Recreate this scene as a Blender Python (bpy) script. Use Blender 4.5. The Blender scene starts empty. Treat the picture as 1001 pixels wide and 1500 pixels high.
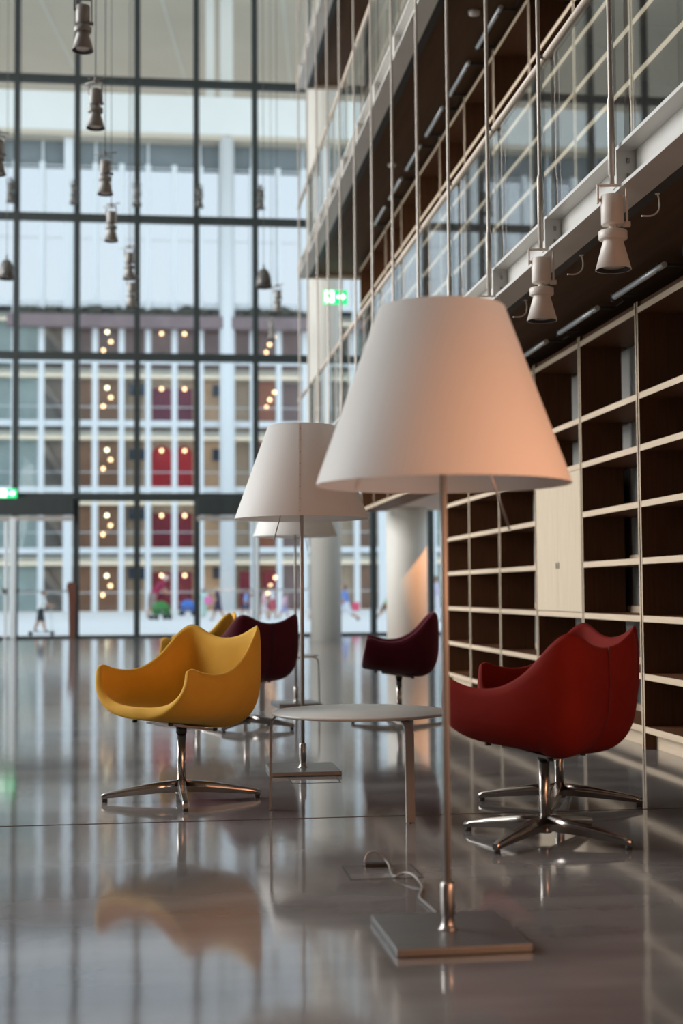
import bpy, bmesh, math, random
from mathutils import Vector, Matrix
random.seed(7)
sc = bpy.context.scene
COL = sc.collection
PI = math.pi

# ------------------------------------------------------------------ camera
cam = bpy.data.cameras.new('camera'); camo = bpy.data.objects.new('camera', cam); COL.objects.link(camo)
cam.sensor_fit = 'HORIZONTAL'; cam.sensor_width = 24.0; cam.lens = 50.0
cam.clip_start = 0.05; cam.clip_end = 600
camo.matrix_world = Matrix(((0.9920527, -0.0000635, -0.1258226, 0), (-0.1256284, -0.0560459, -0.9904930, 0),
                            (-0.0069890, 0.9984282, -0.0556085, 0.955), (0, 0, 0, 1))) @ Matrix.Identity(4)
# columns of the matrix are right, up, back
R_ = ((0.9920527543, -0.0000634504, -0.1258226078), (-0.1256283670, -0.0560459255, -0.9904929922), (-0.0069889973, 0.9984281898, -0.0556084860))
camo.matrix_world = Matrix([[R_[i][0], R_[i][1], R_[i][2], (0, 0, 0.955)[i]] for i in range(3)] + [[0, 0, 0, 1]])
cam.dof.use_dof = True; cam.dof.focus_distance = 6.5; cam.dof.aperture_fstop = 1.9
sc.camera = camo

# ------------------------------------------------------------------ sky, lights, exposure
SKY_STRENGTH = 1.6
world = bpy.data.worlds.new('overcast_sky'); sc.world = world; world.use_nodes = True
wn = world.node_tree; wn.nodes.clear()
wo = wn.nodes.new('ShaderNodeOutputWorld'); wb = wn.nodes.new('ShaderNodeBackground')
tc = wn.nodes.new('ShaderNodeTexCoord'); sx = wn.nodes.new('ShaderNodeSeparateXYZ'); cr = wn.nodes.new('ShaderNodeValToRGB')
wn.links.new(tc.outputs['Generated'], sx.inputs[0]); wn.links.new(sx.outputs['Z'], cr.inputs[0])
cr.color_ramp.elements[0].position = 0.0; cr.color_ramp.elements[0].color = (0.80, 0.86, 0.90, 1)
cr.color_ramp.elements[1].position = 0.7; cr.color_ramp.elements[1].color = (0.62, 0.74, 0.90, 1)
wn.links.new(cr.outputs[0], wb.inputs[0]); wb.inputs[1].default_value = SKY_STRENGTH
wn.links.new(wb.outputs[0], wo.inputs[0])

def area_light(name, loc, target, sx_, sy_, power, color, spread=PI):
    l = bpy.data.lights.new(name, 'AREA'); l.shape = 'RECTANGLE'; l.size = sx_; l.size_y = sy_; l.energy = power; l.color = color
    l.spread = spread
    o = bpy.data.objects.new(name, l); COL.objects.link(o); o.location = loc
    o.rotation_euler = (Vector(target) - Vector(loc)).to_track_quat('-Z', 'Y').to_euler()
    return o
def spot_light(name, loc, target, power, color, angle, blend, radius):
    l = bpy.data.lights.new(name, 'SPOT'); l.energy = power; l.color = color; l.spot_size = math.radians(angle); l.spot_blend = blend
    l.shadow_soft_size = radius
    o = bpy.data.objects.new(name, l); COL.objects.link(o); o.location = loc
    o.rotation_euler = (Vector(target) - Vector(loc)).to_track_quat('-Z', 'Y').to_euler()
    return o
# added lamps out of view: daylight boost at the left glazing, two warm fills, column spot
area_light('side_daylight_fill', (-13.6, 15.6, 7.6), (0, 15.6, 5.0), 14, 12, 4300, (1.0, 0.98, 0.96))  # added area lamp boosting the daylight from the left
area_light('warm_rear_fill', (2.5, 0.2, 0.9), (0.8, 5.0, 0.6), 2.6, 1.8, 22, (1.0, 0.45, 0.21))  # unseen area lamp added for the warm light, no window behind it
area_light('warm_side_fill', (2.5, 1.9, 1.35), (0.8, 3.93, 1.45), 1.7, 1.2, 16, (1.0, 0.46, 0.25), math.radians(80))  # added warm lamp, narrowed onto the front lampshade, no window here
spot_light('added_column_spot', (8.3, 15.6, 6.9), (3.6, 20.4, 1.0), 4600, (1.0, 0.38, 0.09), 30, 0.2, 0.06)  # added orange spot lamp, unseen beyond the bookcases, lights one side of the column

sc.view_settings.view_transform = 'Standard'; sc.view_settings.look = 'None'
sc.view_settings.exposure = 0.0; sc.view_settings.gamma = 1.0; sc.view_settings.use_curve_mapping = False
sc.cycles.transparent_max_bounces = 24; sc.cycles.max_bounces = 10; sc.cycles.glossy_bounces = 5
sc.cycles.sample_clamp_indirect = 6.0
sc.cycles.caustics_reflective = False; sc.cycles.caustics_refractive = False

# ------------------------------------------------------------------ materials
def mat(name, color, rough=0.5, metal=0.0, spec=0.5, sheen=0.0, noise=None, bump=None, emit=None, estr=0.0, coat=0.0):
    m = bpy.data.materials.new(name); m.use_nodes = True
    nt = m.node_tree; b = nt.nodes['Principled BSDF']
    b.inputs['Base Color'].default_value = (*color, 1); b.inputs['Roughness'].default_value = rough
    b.inputs['Metallic'].default_value = metal; b.inputs['Specular IOR Level'].default_value = spec
    b.inputs['Sheen Weight'].default_value = sheen
    b.inputs['Coat Weight'].default_value = coat
    if emit: b.inputs['Emission Color'].default_value = (*emit, 1); b.inputs['Emission Strength'].default_value = estr
    if noise or bump:
        t = nt.nodes.new('ShaderNodeTexCoord'); mp = nt.nodes.new('ShaderNodeMapping'); nt.links.new(t.outputs['Object'], mp.inputs[0])
    if noise:   # (scale3, color2, lo, hi, detail)
        mp.inputs['Scale'].default_value = noise[0]
        n = nt.nodes.new('ShaderNodeTexNoise'); n.inputs['Scale'].default_value = 1.0; n.inputs['Detail'].default_value = noise[4]
        r = nt.nodes.new('ShaderNodeValToRGB'); r.color_ramp.elements[0].position = noise[2]; r.color_ramp.elements[1].position = noise[3]
        r.color_ramp.elements[0].color = (*color, 1); r.color_ramp.elements[1].color = (*noise[1], 1)
        nt.links.new(mp.outputs[0], n.inputs['Vector']); nt.links.new(n.outputs['Fac'], r.inputs[0]); nt.links.new(r.outputs[0], b.inputs['Base Color'])
    if bump:    # (scale3, strength, distance, detail)
        mp2 = nt.nodes.new('ShaderNodeMapping'); mp2.inputs['Scale'].default_value = bump[0]; nt.links.new(t.outputs['Object'], mp2.inputs[0])
        n2 = nt.nodes.new('ShaderNodeTexNoise'); n2.inputs['Scale'].default_value = 1.0; n2.inputs['Detail'].default_value = bump[3]
        bp = nt.nodes.new('ShaderNodeBump'); bp.inputs['Strength'].default_value = bump[1]; bp.inputs['Distance'].default_value = bump[2]
        nt.links.new(mp2.outputs[0], n2.inputs['Vector']); nt.links.new(n2.outputs['Fac'], bp.inputs['Height']); nt.links.new(bp.outputs[0], b.inputs['Normal'])
    return m
def glass(name, tint, ior=1.5, mirror=0.0, rough=0.0, mcol=(1, 1, 1)):
    m = bpy.data.materials.new(name); m.use_nodes = True; nt = m.node_tree; nt.nodes.clear()
    o = nt.nodes.new('ShaderNodeOutputMaterial'); mx = nt.nodes.new('ShaderNodeMixShader')
    tr = nt.nodes.new('ShaderNodeBsdfTransparent'); tr.inputs[0].default_value = (*tint, 1)
    gl = nt.nodes.new('ShaderNodeBsdfGlossy'); gl.inputs['Color'].default_value = (*mcol, 1); gl.inputs['Roughness'].default_value = rough
    if mirror > 0: mx.inputs[0].default_value = mirror
    else:
        fr = nt.nodes.new('ShaderNodeFresnel'); ge = nt.nodes.new('ShaderNodeNewGeometry'); ma = nt.nodes.new('ShaderNodeMath'); ma.operation = 'MULTIPLY_ADD'
        ma.inputs[1].default_value = 1 / ior - ior; ma.inputs[2].default_value = ior     # same reflectance on both faces of the sheet
        nt.links.new(ge.outputs['Backfacing'], ma.inputs[0]); nt.links.new(ma.outputs[0], fr.inputs['IOR']); nt.links.new(fr.outputs[0], mx.inputs[0])
    nt.links.new(tr.outputs[0], mx.inputs[1]); nt.links.new(gl.outputs[0], mx.inputs[2]); nt.links.new(mx.outputs[0], o.inputs[0])
    return m

M = {}
M['floor'] = mat('polished_marble', (0.135, 0.125, 0.122), 0.075, 0, 0.75, noise=((0.8, 2.4, 1), (0.25, 0.238, 0.23), 0.36, 0.68, 8),
                 bump=((7, 3, 1), 0.035, 0.01, 3))
M['subfloor'] = mat('joint_shadow_gap', (0.03, 0.028, 0.026), 0.8)
M['plaza'] = mat('pale_plaza_stone', (0.90, 0.90, 0.89), 0.6, noise=((0.2, 0.2, 1), (0.94, 0.94, 0.93), 0.3, 0.7, 4))
M['concrete'] = mat('smooth_concrete', (0.55, 0.53, 0.49), 0.7, noise=((1.3, 1.3, 0.6), (0.62, 0.60, 0.56), 0.3, 0.7, 5))
M['column'] = mat('plastered_column', (0.66, 0.635, 0.575), 0.6, noise=((3, 3, 1.5), (0.70, 0.675, 0.615), 0.3, 0.7, 5))
M['wallgrey'] = mat('grey_wall_board', (0.27, 0.26, 0.24), 0.7, noise=((2, 2, 2), (0.30, 0.29, 0.27), 0.3, 0.7, 4))
M['wallrear'] = mat('rear_wall_board', (0.14, 0.10, 0.075), 0.7, noise=((2, 2, 2), (0.17, 0.125, 0.095), 0.3, 0.7, 4))
M['ceiling'] = mat('ceiling_board', (0.62, 0.60, 0.56), 0.8, noise=((2, 2, 2), (0.66, 0.64, 0.60), 0.3, 0.7, 3))
M['soffit'] = mat('brown_wood_soffit', (0.085, 0.043, 0.020), 0.6, 0, 0.12, noise=((14, 0.8, 5), (0.11, 0.06, 0.032), 0.3, 0.7, 6))
M['oak'] = mat('pale_oak_edge', (0.58, 0.45, 0.32), 0.45, 0, 0.3, noise=((40, 3, 40), (0.66, 0.52, 0.38), 0.3, 0.7, 5))
M['oakdoor'] = mat('pale_oak_veneer', (0.56, 0.45, 0.32), 0.45, 0, 0.3, noise=((30, 45, 2.5), (0.64, 0.53, 0.39), 0.3, 0.7, 6))
M['walnut'] = mat('dark_brown_veneer', (0.10, 0.040, 0.016), 0.55, 0, 0.2, noise=((60, 60, 3), (0.14, 0.058, 0.024), 0.3, 0.7, 6))
M['steel_white'] = mat('pale_painted_steel', (0.60, 0.585, 0.55), 0.4, noise=((4, 4, 4), (0.64, 0.62, 0.59), 0.3, 0.7, 3))
M['rail'] = mat('pale_handrail', (0.56, 0.46, 0.36), 0.4, noise=((8, 2, 8), (0.62, 0.52, 0.42), 0.3, 0.7, 4))
M['rod'] = mat('satin_rod', (0.50, 0.45, 0.40), 0.35, 0.35, noise=((8, 8, 1), (0.55, 0.50, 0.45), 0.3, 0.7, 3))
M['mullion'] = mat('dark_green_grey_steel', (0.020, 0.027, 0.027), 0.45, 0.1, noise=((5, 5, 1), (0.026, 0.034, 0.034), 0.3, 0.7, 3))
M['alu'] = mat('pale_aluminium', (0.66, 0.70, 0.72), 0.35, 0.3, noise=((5, 5, 1), (0.72, 0.76, 0.78), 0.3, 0.7, 3))
M['black'] = mat('black_metal', (0.015, 0.015, 0.015), 0.55, 0.0, noise=((20, 20, 20), (0.028, 0.028, 0.029), 0.3, 0.7, 3))
M['spotwhite'] = mat('warm_white_lacquer', (0.70, 0.64, 0.58), 0.42, noise=((20, 20, 20), (0.74, 0.68, 0.62), 0.3, 0.7, 3))
M['charcoal'] = mat('charcoal_lacquer', (0.085, 0.082, 0.075), 0.35, 0.3, noise=((20, 20, 20), (0.11, 0.105, 0.10), 0.3, 0.7, 3))
M['spotshaded'] = mat('shaded_white_lacquer', (0.22, 0.205, 0.19), 0.4, 0.1, noise=((20, 20, 20), (0.25, 0.235, 0.22), 0.3, 0.7, 3))  # white lacquer like the gallery spots, its shade put into the grey
M['lens'] = mat('frosted_lamp_lens', (0.62, 0.56, 0.50), 0.25, noise=((40, 40, 40), (0.7, 0.64, 0.58), 0.3, 0.7, 3))
M['chrome'] = mat('satin_polished_steel', (0.46, 0.42, 0.39), 0.24, 1.0, noise=((6, 6, 6), (0.50, 0.46, 0.43), 0.3, 0.7, 3))
M['satin'] = mat('satin_steel', (0.40, 0.37, 0.35), 0.28, 0.9, noise=((6, 6, 6), (0.45, 0.42, 0.40), 0.3, 0.7, 3))
M['tubegrey'] = mat('grey_lacquered_steel', (0.34, 0.315, 0.29), 0.4, 0.25, noise=((6, 6, 6), (0.38, 0.355, 0.33), 0.3, 0.7, 3))
M['tabletop'] = mat('pale_grey_laminate', (0.56, 0.55, 0.52), 0.35, noise=((6, 6, 6), (0.60, 0.59, 0.56), 0.3, 0.7, 3))
M['rubber'] = mat('black_rubber', (0.02, 0.02, 0.02), 0.6, noise=((30, 30, 30), (0.03, 0.03, 0.03), 0.3, 0.7, 3))
M['baseplate'] = mat('brushed_steel_plate', (0.20, 0.195, 0.19), 0.36, 0.85, noise=((2, 90, 2), (0.26, 0.255, 0.25), 0.3, 0.7, 3))
M['cable'] = mat('clear_grey_flex', (0.20, 0.18, 0.17), 0.3, noise=((30, 30, 30), (0.26, 0.24, 0.22), 0.3, 0.7, 2))
M['bulb'] = mat('warm_bulb', (1, 0.8, 0.6), 0.5, emit=(1.0, 0.58, 0.28), estr=5.0)
M['bulbwhite'] = mat('cool_bulb', (1, 0.95, 0.8), 0.5, emit=(1.0, 0.93, 0.62), estr=5.0)
def fabric(name, c, c2, sheen):
    return mat(name, c, 0.75, 0, 0.12, sheen=sheen, noise=((9, 9, 9), c2, 0.3, 0.7, 8), bump=((900, 900, 900), 0.25, 0.001, 2))
M['yellow'] = fabric('mustard_wool', (0.60, 0.32, 0.035), (0.65, 0.355, 0.045), 0.04)
M['red'] = fabric('brick_red_wool', (0.16, 0.009, 0.005), (0.185, 0.011, 0.006), 0.0)
M['burgundy'] = fabric('burgundy_wool', (0.062, 0.004, 0.010), (0.078, 0.005, 0.013), 0.08)
for k, c in (('yellow', (0.30, 0.14, 0.01)), ('red', (0.09, 0.006, 0.004)), ('burgundy', (0.02, 0.002, 0.004))):
    M[k + '_seam'] = mat(k + '_stitching', c, 0.8, noise=((60, 60, 60), c, 0.3, 0.7, 2))
# lampshade: thin opal sheet that lets part of the light through
def shade_mat():
    m = bpy.data.materials.new('opal_shade_sheet'); m.use_nodes = True; nt = m.node_tree; b = nt.nodes['Principled BSDF']
    b.inputs['Base Color'].default_value = (0.86, 0.84, 0.82, 1); b.inputs['Roughness'].default_value = 0.55
    t = nt.nodes.new('ShaderNodeBsdfTranslucent'); t.inputs[0].default_value = (0.86, 0.83, 0.80, 1)
    mx = nt.nodes.new('ShaderNodeMixShader'); mx.inputs[0].default_value = 0.28
    nt.links.new(b.outputs[0], mx.inputs[1]); nt.links.new(t.outputs[0], mx.inputs[2]); nt.links.new(mx.outputs[0], nt.nodes['Material Output'].inputs[0])
    return m
M['shade'] = shade_mat()
M['pane'] = glass('clear_facade_glass', (0.95, 0.975, 0.97), 1.16)
M['balustrade'] = glass('clear_balustrade_glass', (0.95, 0.98, 0.97), 1.7)
M['glassedge'] = mat('green_glass_edge', (0.01, 0.05, 0.048), 0.1, noise=((6, 6, 6), (0.014, 0.06, 0.056), 0.3, 0.7, 2))
M['farpane'] = glass('far_window_glass', (0.95, 0.96, 0.97), 1.25)
M['skypane'] = glass('coated_reflective_glass', (0.8, 0.85, 0.9), 1.5, mirror=0.86, rough=0.03, mcol=(0.74, 0.75, 0.77))
M['green'] = mat('exit_sign_green', (0.0, 0.4, 0.12), 0.4, emit=(0.03, 0.85, 0.25), estr=1.1)
M['signwhite'] = mat('exit_sign_white', (1, 1, 1), 0.4, emit=(0.85, 1.0, 0.88), estr=2.6)

# ------------------------------------------------------------------ mesh builder
class MB:
    def __init__(s): s.v = []; s.f = []; s.m = []; s.sm = []
    def face(s, idx, m=0, sm=False): s.f.append(tuple(idx)); s.m.append(m); s.sm.append(sm)
    def box(s, x0, x1, y0, y1, z0, z1, m=0, fm=None):
        n = len(s.v); fm = fm or {}
        s.v += [(x0, y0, z0), (x1, y0, z0), (x1, y1, z0), (x0, y1, z0), (x0, y0, z1), (x1, y0, z1), (x1, y1, z1), (x0, y1, z1)]
        for k, q in (('-z', (0, 3, 2, 1)), ('+z', (4, 5, 6, 7)), ('-y', (0, 1, 5, 4)), ('+x', (1, 2, 6, 5)), ('+y', (2, 3, 7, 6)), ('-x', (3, 0, 4, 7))):
            s.face([n + i for i in q], fm.get(k, m))
        return s
    def tube(s, pts, r, n=10, m=0, cap=True):
        pts = [Vector(p) for p in pts]; rs = r if isinstance(r, (list, tuple)) else [r] * len(pts)
        T = []
        for i in range(len(pts)):
            a = pts[max(i - 1, 0)]; b = pts[min(i + 1, len(pts) - 1)]; T.append((b - a).normalized())
        u = T[0].orthogonal().normalized(); st = len(s.v)
        for i, p in enumerate(pts):
            if i: u = (u - T[i] * u.dot(T[i])).normalized()
            w = T[i].cross(u)
            for k in range(n):
                a = 2 * PI * k / n; s.v.append(tuple(p + (u * math.cos(a) + w * math.sin(a)) * rs[i]))
        for i in range(len(pts) - 1):
            for k in range(n):
                a = st + i * n + k; b = st + i * n + (k + 1) % n
                s.face((a, b, b + n, a + n), m, True)
        if cap:
            s.face([st + k for k in reversed(range(n))], m); e = st + (len(pts) - 1) * n; s.face([e + k for k in range(n)], m)
        return s
    def lathe(s, prof, n=24, c=(0, 0), m=0, cap=True, ms=None):
        st = len(s.v)
        for (r, z) in prof:
            for k in range(n):
                a = 2 * PI * k / n; s.v.append((c[0] + r * math.cos(a), c[1] + r * math.sin(a), z))
        for i in range(len(prof) - 1):
            mm = ms[i] if ms else m
            for k in range(n):
                a = st + i * n + k; b = st + i * n + (k + 1) % n; s.face((a, b, b + n, a + n), mm, True)
        if cap:
            s.face([st + k for k in reversed(range(n))], ms[0] if ms else m); e = st + (len(prof) - 1) * n
            s.face([e + k for k in range(n)], ms[-1] if ms else m)
        return s
    def prism(s, poly, f0, f1, m=0):   # poly: list of 2D pts, f0/f1: functions mapping a 2D pt to 3D (two ends)
        n = len(poly); st = len(s.v)
        s.v += [tuple(f0(p)) for p in poly] + [tuple(f1(p)) for p in poly]
        s.face([st + i for i in reversed(range(n))], m); s.face([st + n + i for i in range(n)], m)
        for i in range(n): s.face((st + i, st + (i + 1) % n, st + n + (i + 1) % n, st + n + i), m)
        return s
    def strip(s, pts, side, nrm, w, t, m=0):   # flat bar: path pts, half width along side, thickness along nrm per point
        st = len(s.v); side = Vector(side)
        for p, nn in zip(pts, nrm):
            p = Vector(p); nn = Vector(nn)
            for a, b in ((-1, -1), (1, -1), (1, 1), (-1, 1)): s.v.append(tuple(p + side * (a * w / 2) + nn * (b * t / 2)))
        for i in range(len(pts) - 1):
            for k in range(4):
                a = st + i * 4 + k; b = st + i * 4 + (k + 1) % 4; s.face((a, b, b + 4, a + 4), m, False)
        s.face([st + 3, st + 2, st + 1, st], m); e = st + 4 * (len(pts) - 1); s.face([e, e + 1, e + 2, e + 3], m)
        return s
    def mesh(s, name, mats):
        me = bpy.data.meshes.new(name); me.from_pydata(s.v, [], s.f)
        for mm in (mats if isinstance(mats, (list, tuple)) else [mats]): me.materials.append(mm)
        me.polygons.foreach_set('material_index', s.m); me.polygons.foreach_set('use_smooth', s.sm)
        bm = bmesh.new(); bm.from_mesh(me); bmesh.ops.recalc_face_normals(bm, faces=bm.faces); bm.to_mesh(me); bm.free()
        me.update(); return me
    def build(s, name, mats, parent=None, loc=(0, 0, 0)):
        return link(name, s.mesh(name, mats), parent, loc)
def link(name, me, parent=None, loc=(0, 0, 0)):
    o = bpy.data.objects.new(name, me); COL.objects.link(o); o.location = loc
    if parent: o.parent = parent
    return o
def thing(name, label, cat, loc=(0, 0, 0), rz=0.0, group=None):
    o = bpy.data.objects.new(name, None); COL.objects.link(o); o.location = loc; o.rotation_euler = (0, 0, rz); o.empty_display_size = 0.1
    return tag(o, label, cat, group)
def tag(o, label, cat, group=None):
    o['label'] = label; o['category'] = cat
    if group: o['group'] = group
    return o
def struct(o, label=None, cat=None):
    o['kind'] = 'structure'
    if label: o['label'] = label
    if cat: o['category'] = cat
    return o
def sroot(name, label, cat):
    o = bpy.data.objects.new(name, None); COL.objects.link(o); o.empty_display_size = 0.1
    return struct(o, label, cat)
def dup(root, loc, rz=None, label=None):
    r = root.copy(); COL.objects.link(r); r.location = loc
    if rz is not None: r.rotation_euler = (0, 0, rz)
    if label: r['label'] = label
    for ch in list(root.children):
        c = ch.copy(); COL.objects.link(c); c.parent = r
        for g in ch.children:
            d = g.copy(); COL.objects.link(d); d.parent = c
    return r
def bevel(o, w=0.003, seg=2):
    md = o.modifiers.new('bevel', 'BEVEL'); md.width = w; md.segments = seg; md.limit_method = 'ANGLE'; md.angle_limit = math.radians(35)
    return o
def cat(pts, n=6):
    out = []; P = [Vector(p) for p in pts]; P = [P[0]] + P + [P[-1]]
    for i in range(1, len(P) - 2):
        for k in range(n):
            t = k / n; a, b, c, d = P[i - 1], P[i], P[i + 1], P[i + 2]
            out.append(0.5 * ((2 * b) + (c - a) * t + (2 * a - 5 * b + 4 * c - d) * t * t + (3 * b - a - 3 * c + d) * t ** 3))
    out.append(P[-2]); return out
ORD = ['first', 'second', 'third', 'fourth', 'fifth', 'sixth', 'seventh', 'eighth', 'ninth', 'tenth', 'eleventh', 'twelfth', 'thirteenth',
       'fourteenth', 'fifteenth', 'sixteenth', 'seventeenth', 'eighteenth']

# ------------------------------------------------------------------ the room shell
FY = 31.0          # inner plane of the glass facade
ZC = 14.8
fr = sroot('floor', 'polished grey marble floor with a mirror sheen', 'floor')
for (y0, y1) in ((-6, 6.028), (6.052, 18.036), (18.044, FY + 0.1)):
    MB().box(-14.2, 10.2, y0, y1, -0.03, 0).build('slab', M['floor'], fr)
MB().box(-14.2, 10.2, -6, FY + 0.1, -0.06, -0.0302).build('underlay', M['subfloor'], fr)
struct(MB().box(-14.2, 10.2, -6, FY + 0.1, ZC, ZC + 0.3).build('ceiling', M['ceiling']), 'high pale ceiling over the atrium', 'ceiling')
struct(MB().box(-14.2, 10.2, -6.2, -6, 0, ZC).build('wall_rear', M['wallrear']), 'wall behind the camera', 'wall')
wr = sroot('wall_right', 'grey wall behind the bookcases', 'wall')
MB().box(3.235, 3.40, -6, 14.33, 0, 2.78).build('wall_panel', M['wallgrey'], wr)
MB().box(3.235, 3.40, -6, 20.34, 2.95, 5.68).build('wall_panel', M['wallgrey'], wr)
MB().box(3.235, 3.40, -6, 20.34, 5.85, 8.58).build('wall_panel', M['wallgrey'], wr)
MB().box(3.235, 3.40, -6, 20.34, 8.75, ZC).build('wall_panel', M['wallgrey'], wr)
MB().box(3.40, 10.2, 14.2, 14.33, 0, ZC).build('wall_return', M['wallgrey'], wr)

# glass facade: mullions, transoms and each pane
TZ = [0.0, 3.02, 6.08, 9.12, 12.18, ZC]
MX = [-3.10 + 1.291 * i for i in range(-8, 11)]
fac = sroot('window_1', 'dark framed glass curtain wall at the far end of the hall', 'window')
mb = MB(); mb.box(-0.063, 0.063, 0, 0.16, 0, ZC); mme = mb.mesh('mullion', M['mullion'])
for x in MX: link('mullion', mme, fac, (x, FY, 0))
W = MX[-1] - MX[0]
for i, z in enumerate(TZ[:-1]):
    h = 0.05 if i == 0 else 0.085
    t = MB().box(MX[0], MX[-1], FY + 0.02, FY + 0.14, z - h + (0.05 if i == 0 else 0), z + h).build('transom', M['mullion'], fac)
pmes = []
for i in range(5): pmes.append(MB().box(0.06, 1.231, FY + 0.07, FY + 0.09, TZ[i] + 0.07, TZ[i + 1] - 0.085).mesh('pane', M['pane']))
for j in range(len(MX) - 1):
    for i in range(5): link('pane', pmes[i], fac, (MX[j], 0, 0))
# glazed left side, out of view, assumed from the daylight
fl_ = sroot('window_2', 'unseen glazed side of the hall on the left, assumed from the daylight', 'window')
mb = MB(); mb.box(-0.16, 0, -0.06, 0.06, 0, ZC); mme2 = mb.mesh('mullion', M['mullion'])
LY = [8.8 + 2.466 * i for i in range(10)]
for y in LY: link('mullion', mme2, fl_, (-14.2, y, 0))
for z in TZ[1:-1]: MB().box(-14.34, -14.22, 8.8, FY, z - 0.085, z + 0.085).build('transom', M['mullion'], fl_)
for i in range(5):
    pm = MB().box(-14.29, -14.27, 0.06, 2.406, TZ[i] + 0.085, TZ[i + 1] - 0.085).mesh('pane', M['pane'])
    for y in LY[:-1]: link('pane', pm, fl_, (0, y, 0))
struct(MB().box(-14.4, -14.2, -6, 8.7, 0, ZC).build('wall_left_blocker', M['wallrear']), 'unseen solid wall left of the camera, added to block daylight', 'wall')  # out of view, put in to keep left daylight off camera-facing sides
# right corner glazing beyond the bookcases, out of view and assumed
fr_ = sroot('window_3', 'assumed corner window beyond the bookcases, out of view', 'window')
for y in (14.4, 16.9, 19.4, 21.9, 24.4, 26.9, 29.4): MB().box(10.2, 10.34, y - 0.05, y + 0.05, 0, ZC).build('mullion', M['mullion'], fr_)
for a, b in zip((14.4, 16.9, 19.4, 21.9, 24.4, 26.9, 29.4), (16.9, 19.4, 21.9, 24.4, 26.9, 29.4, 30.9)):
    MB().box(10.26, 10.28, a + 0.05, b - 0.05, 0.05, ZC).build('pane', M['pane'], fr_)

# doors set in the facade
def facade_door(name, x0, x1, zh, label):
    d = sroot(name, label, 'door'); y = FY - 0.10
    bevel(MB().box(x0, x1, y - 0.06, y + 0.08, 2.62, 3.0).build('header', M['mullion'], d), 0.01)
    MB().box(x0, x1, y - 0.03, y + 0.05, 2.50, 2.60).build('door_closer', M['tubegrey'], d)
    return d, y
d1, y = facade_door('door_1', -4.39, -1.86, 2.62, 'glass entrance door with pale stile beside the exit sign')
bevel(MB().box(-3.19, -3.06, y - 0.04, y + 0.02, 0, 2.56).build('stile', M['alu'], d1), 0.012)
bevel(MB().box(-3.31, -3.24, y, y + 0.04, 0, 2.56).build('stile', M['alu'], d1), 0.012)
MB().tube([(-4.35, y - 0.02, 1.0), (-1.9, y - 0.02, 1.0)], 0.015, 8).build('push_bar', M['satin'], d1)
for xx in (-3.30, -3.02): MB().box(xx - 0.03, xx + 0.03, y - 0.07, y - 0.035, 0.96, 1.06).build('lock', M['black'], d1)
bevel(MB().prism([(0, 0), (0.13, 0), (0.15, 1.02), (0.12, 1.18), (-0.02, 1.2), (-0.06, 1.1), (-0.02, 0.9)], lambda p: (-1.94 + p[0], y - 0.09, p[1]),
      lambda p: (-1.94 + p[0], y - 0.03, p[1])).build('pull_handle', mat('red_brown_wood', (0.09, 0.03, 0.017), 0.4, noise=((8, 8, 2), (0.12, 0.042, 0.024), 0.3, 0.7, 4)), d1), 0.01)
d2, y = facade_door('door_2', 0.77, 3.36, 2.62, 'glass entrance door behind the rearmost floor lamp')
bevel(MB().box(2.02, 2.10, y - 0.04, y + 0.02, 0, 2.56).build('stile', M['alu'], d2), 0.012)
MB().tube([(0.85, y - 0.02, 1.0), (3.3, y - 0.02, 1.0)], 0.015, 8).build('push_bar', M['satin'], d2)

# columns
def column(name, x, y, r, z1, label):
    mb = MB().lathe([(r, 0.0), (r, z1)], 40, (0, 0))
    o = mb.build(name, M['column'], None, (x, y, 0)); return struct(o, label, 'column')
column('column', 3.20, 27.7, 0.305, ZC, 'tall round pale column standing near the glass facade')
column('column', 3.56, 20.5, 0.30, 2.74, 'short round column under the overhead shelves, one side in orange light')

# ------------------------------------------------------------------ galleries
ROD_Y = [6.067 + 1.2 * k for k in range(-2, 13)]        # hanger rods
Y0, Y1 = 2.6, 21.0
for lv in range(3):
    dz = 2.9 * lv
    nm = ('lower', 'middle', 'upper')[lv]
    g = sroot('trim_%d' % (lv + 1), '%s gallery edge beam and brown wood soffit above the bookcases' % nm, 'gallery')
    # C-channel edge beam
    prof = [(2.035, 2.745), (2.19, 2.745), (2.19, 2.945), (2.035, 2.945), (2.035, 2.928), (2.12, 2.928), (2.12, 2.762), (2.035, 2.762)]
    MB().prism(prof, lambda p: (p[0], Y0, p[1] + dz), lambda p: (p[0], Y1, p[1] + dz)).build('edge_beam', M['steel_white'], g)
    MB().box(2.19, 3.235, Y0, Y1, 2.80 + dz, 2.95 + dz, 0, {'+z': 1}).build('soffit', [M['soffit'], M['subfloor']], g)
    MB().box(2.035, 3.2, Y1, Y1 + 0.06, 2.745 + dz, 2.95 + dz).build('end_plate', M['rail'], g)
    MB().box(2.20, 2.26, Y0, Y1, 2.755 + dz, 2.80 + dz).build('cable_track', M['black'], g)
    bm_ = MB().box(2.03, 2.125, -0.035, 0.035, 2.762 + dz, 2.928 + dz)
    bme = bm_.mesh('bracket_plate', M['steel_white'])
    blt = MB().tube([(2.018, 0, 0), (2.03, 0, 0)], 0.012, 8).mesh('bolt', M['satin'])
    for y in ROD_Y:
        b = link('bracket_plate', bme, g, (0, y + 0.06, 0))
        for z in (2.81, 2.88): link('bolt', blt, b, (0.06, -0.036, z + dz)).rotation_euler = (0, 0, 0)
MB_over = sroot('trim_4', 'soffit over the passage beside the short column', 'soffit')
MB().box(3.24, 4.31, 14.33, 21.0, 2.16, 2.75).build('soffit', M['column'], MB_over)  # right edge placed to cut the added spot's light on the column
MB().box(2.87, 3.24, 20.30, 20.34, 2.11, 2.75).build('end_board', M['oak'], MB_over)

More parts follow.
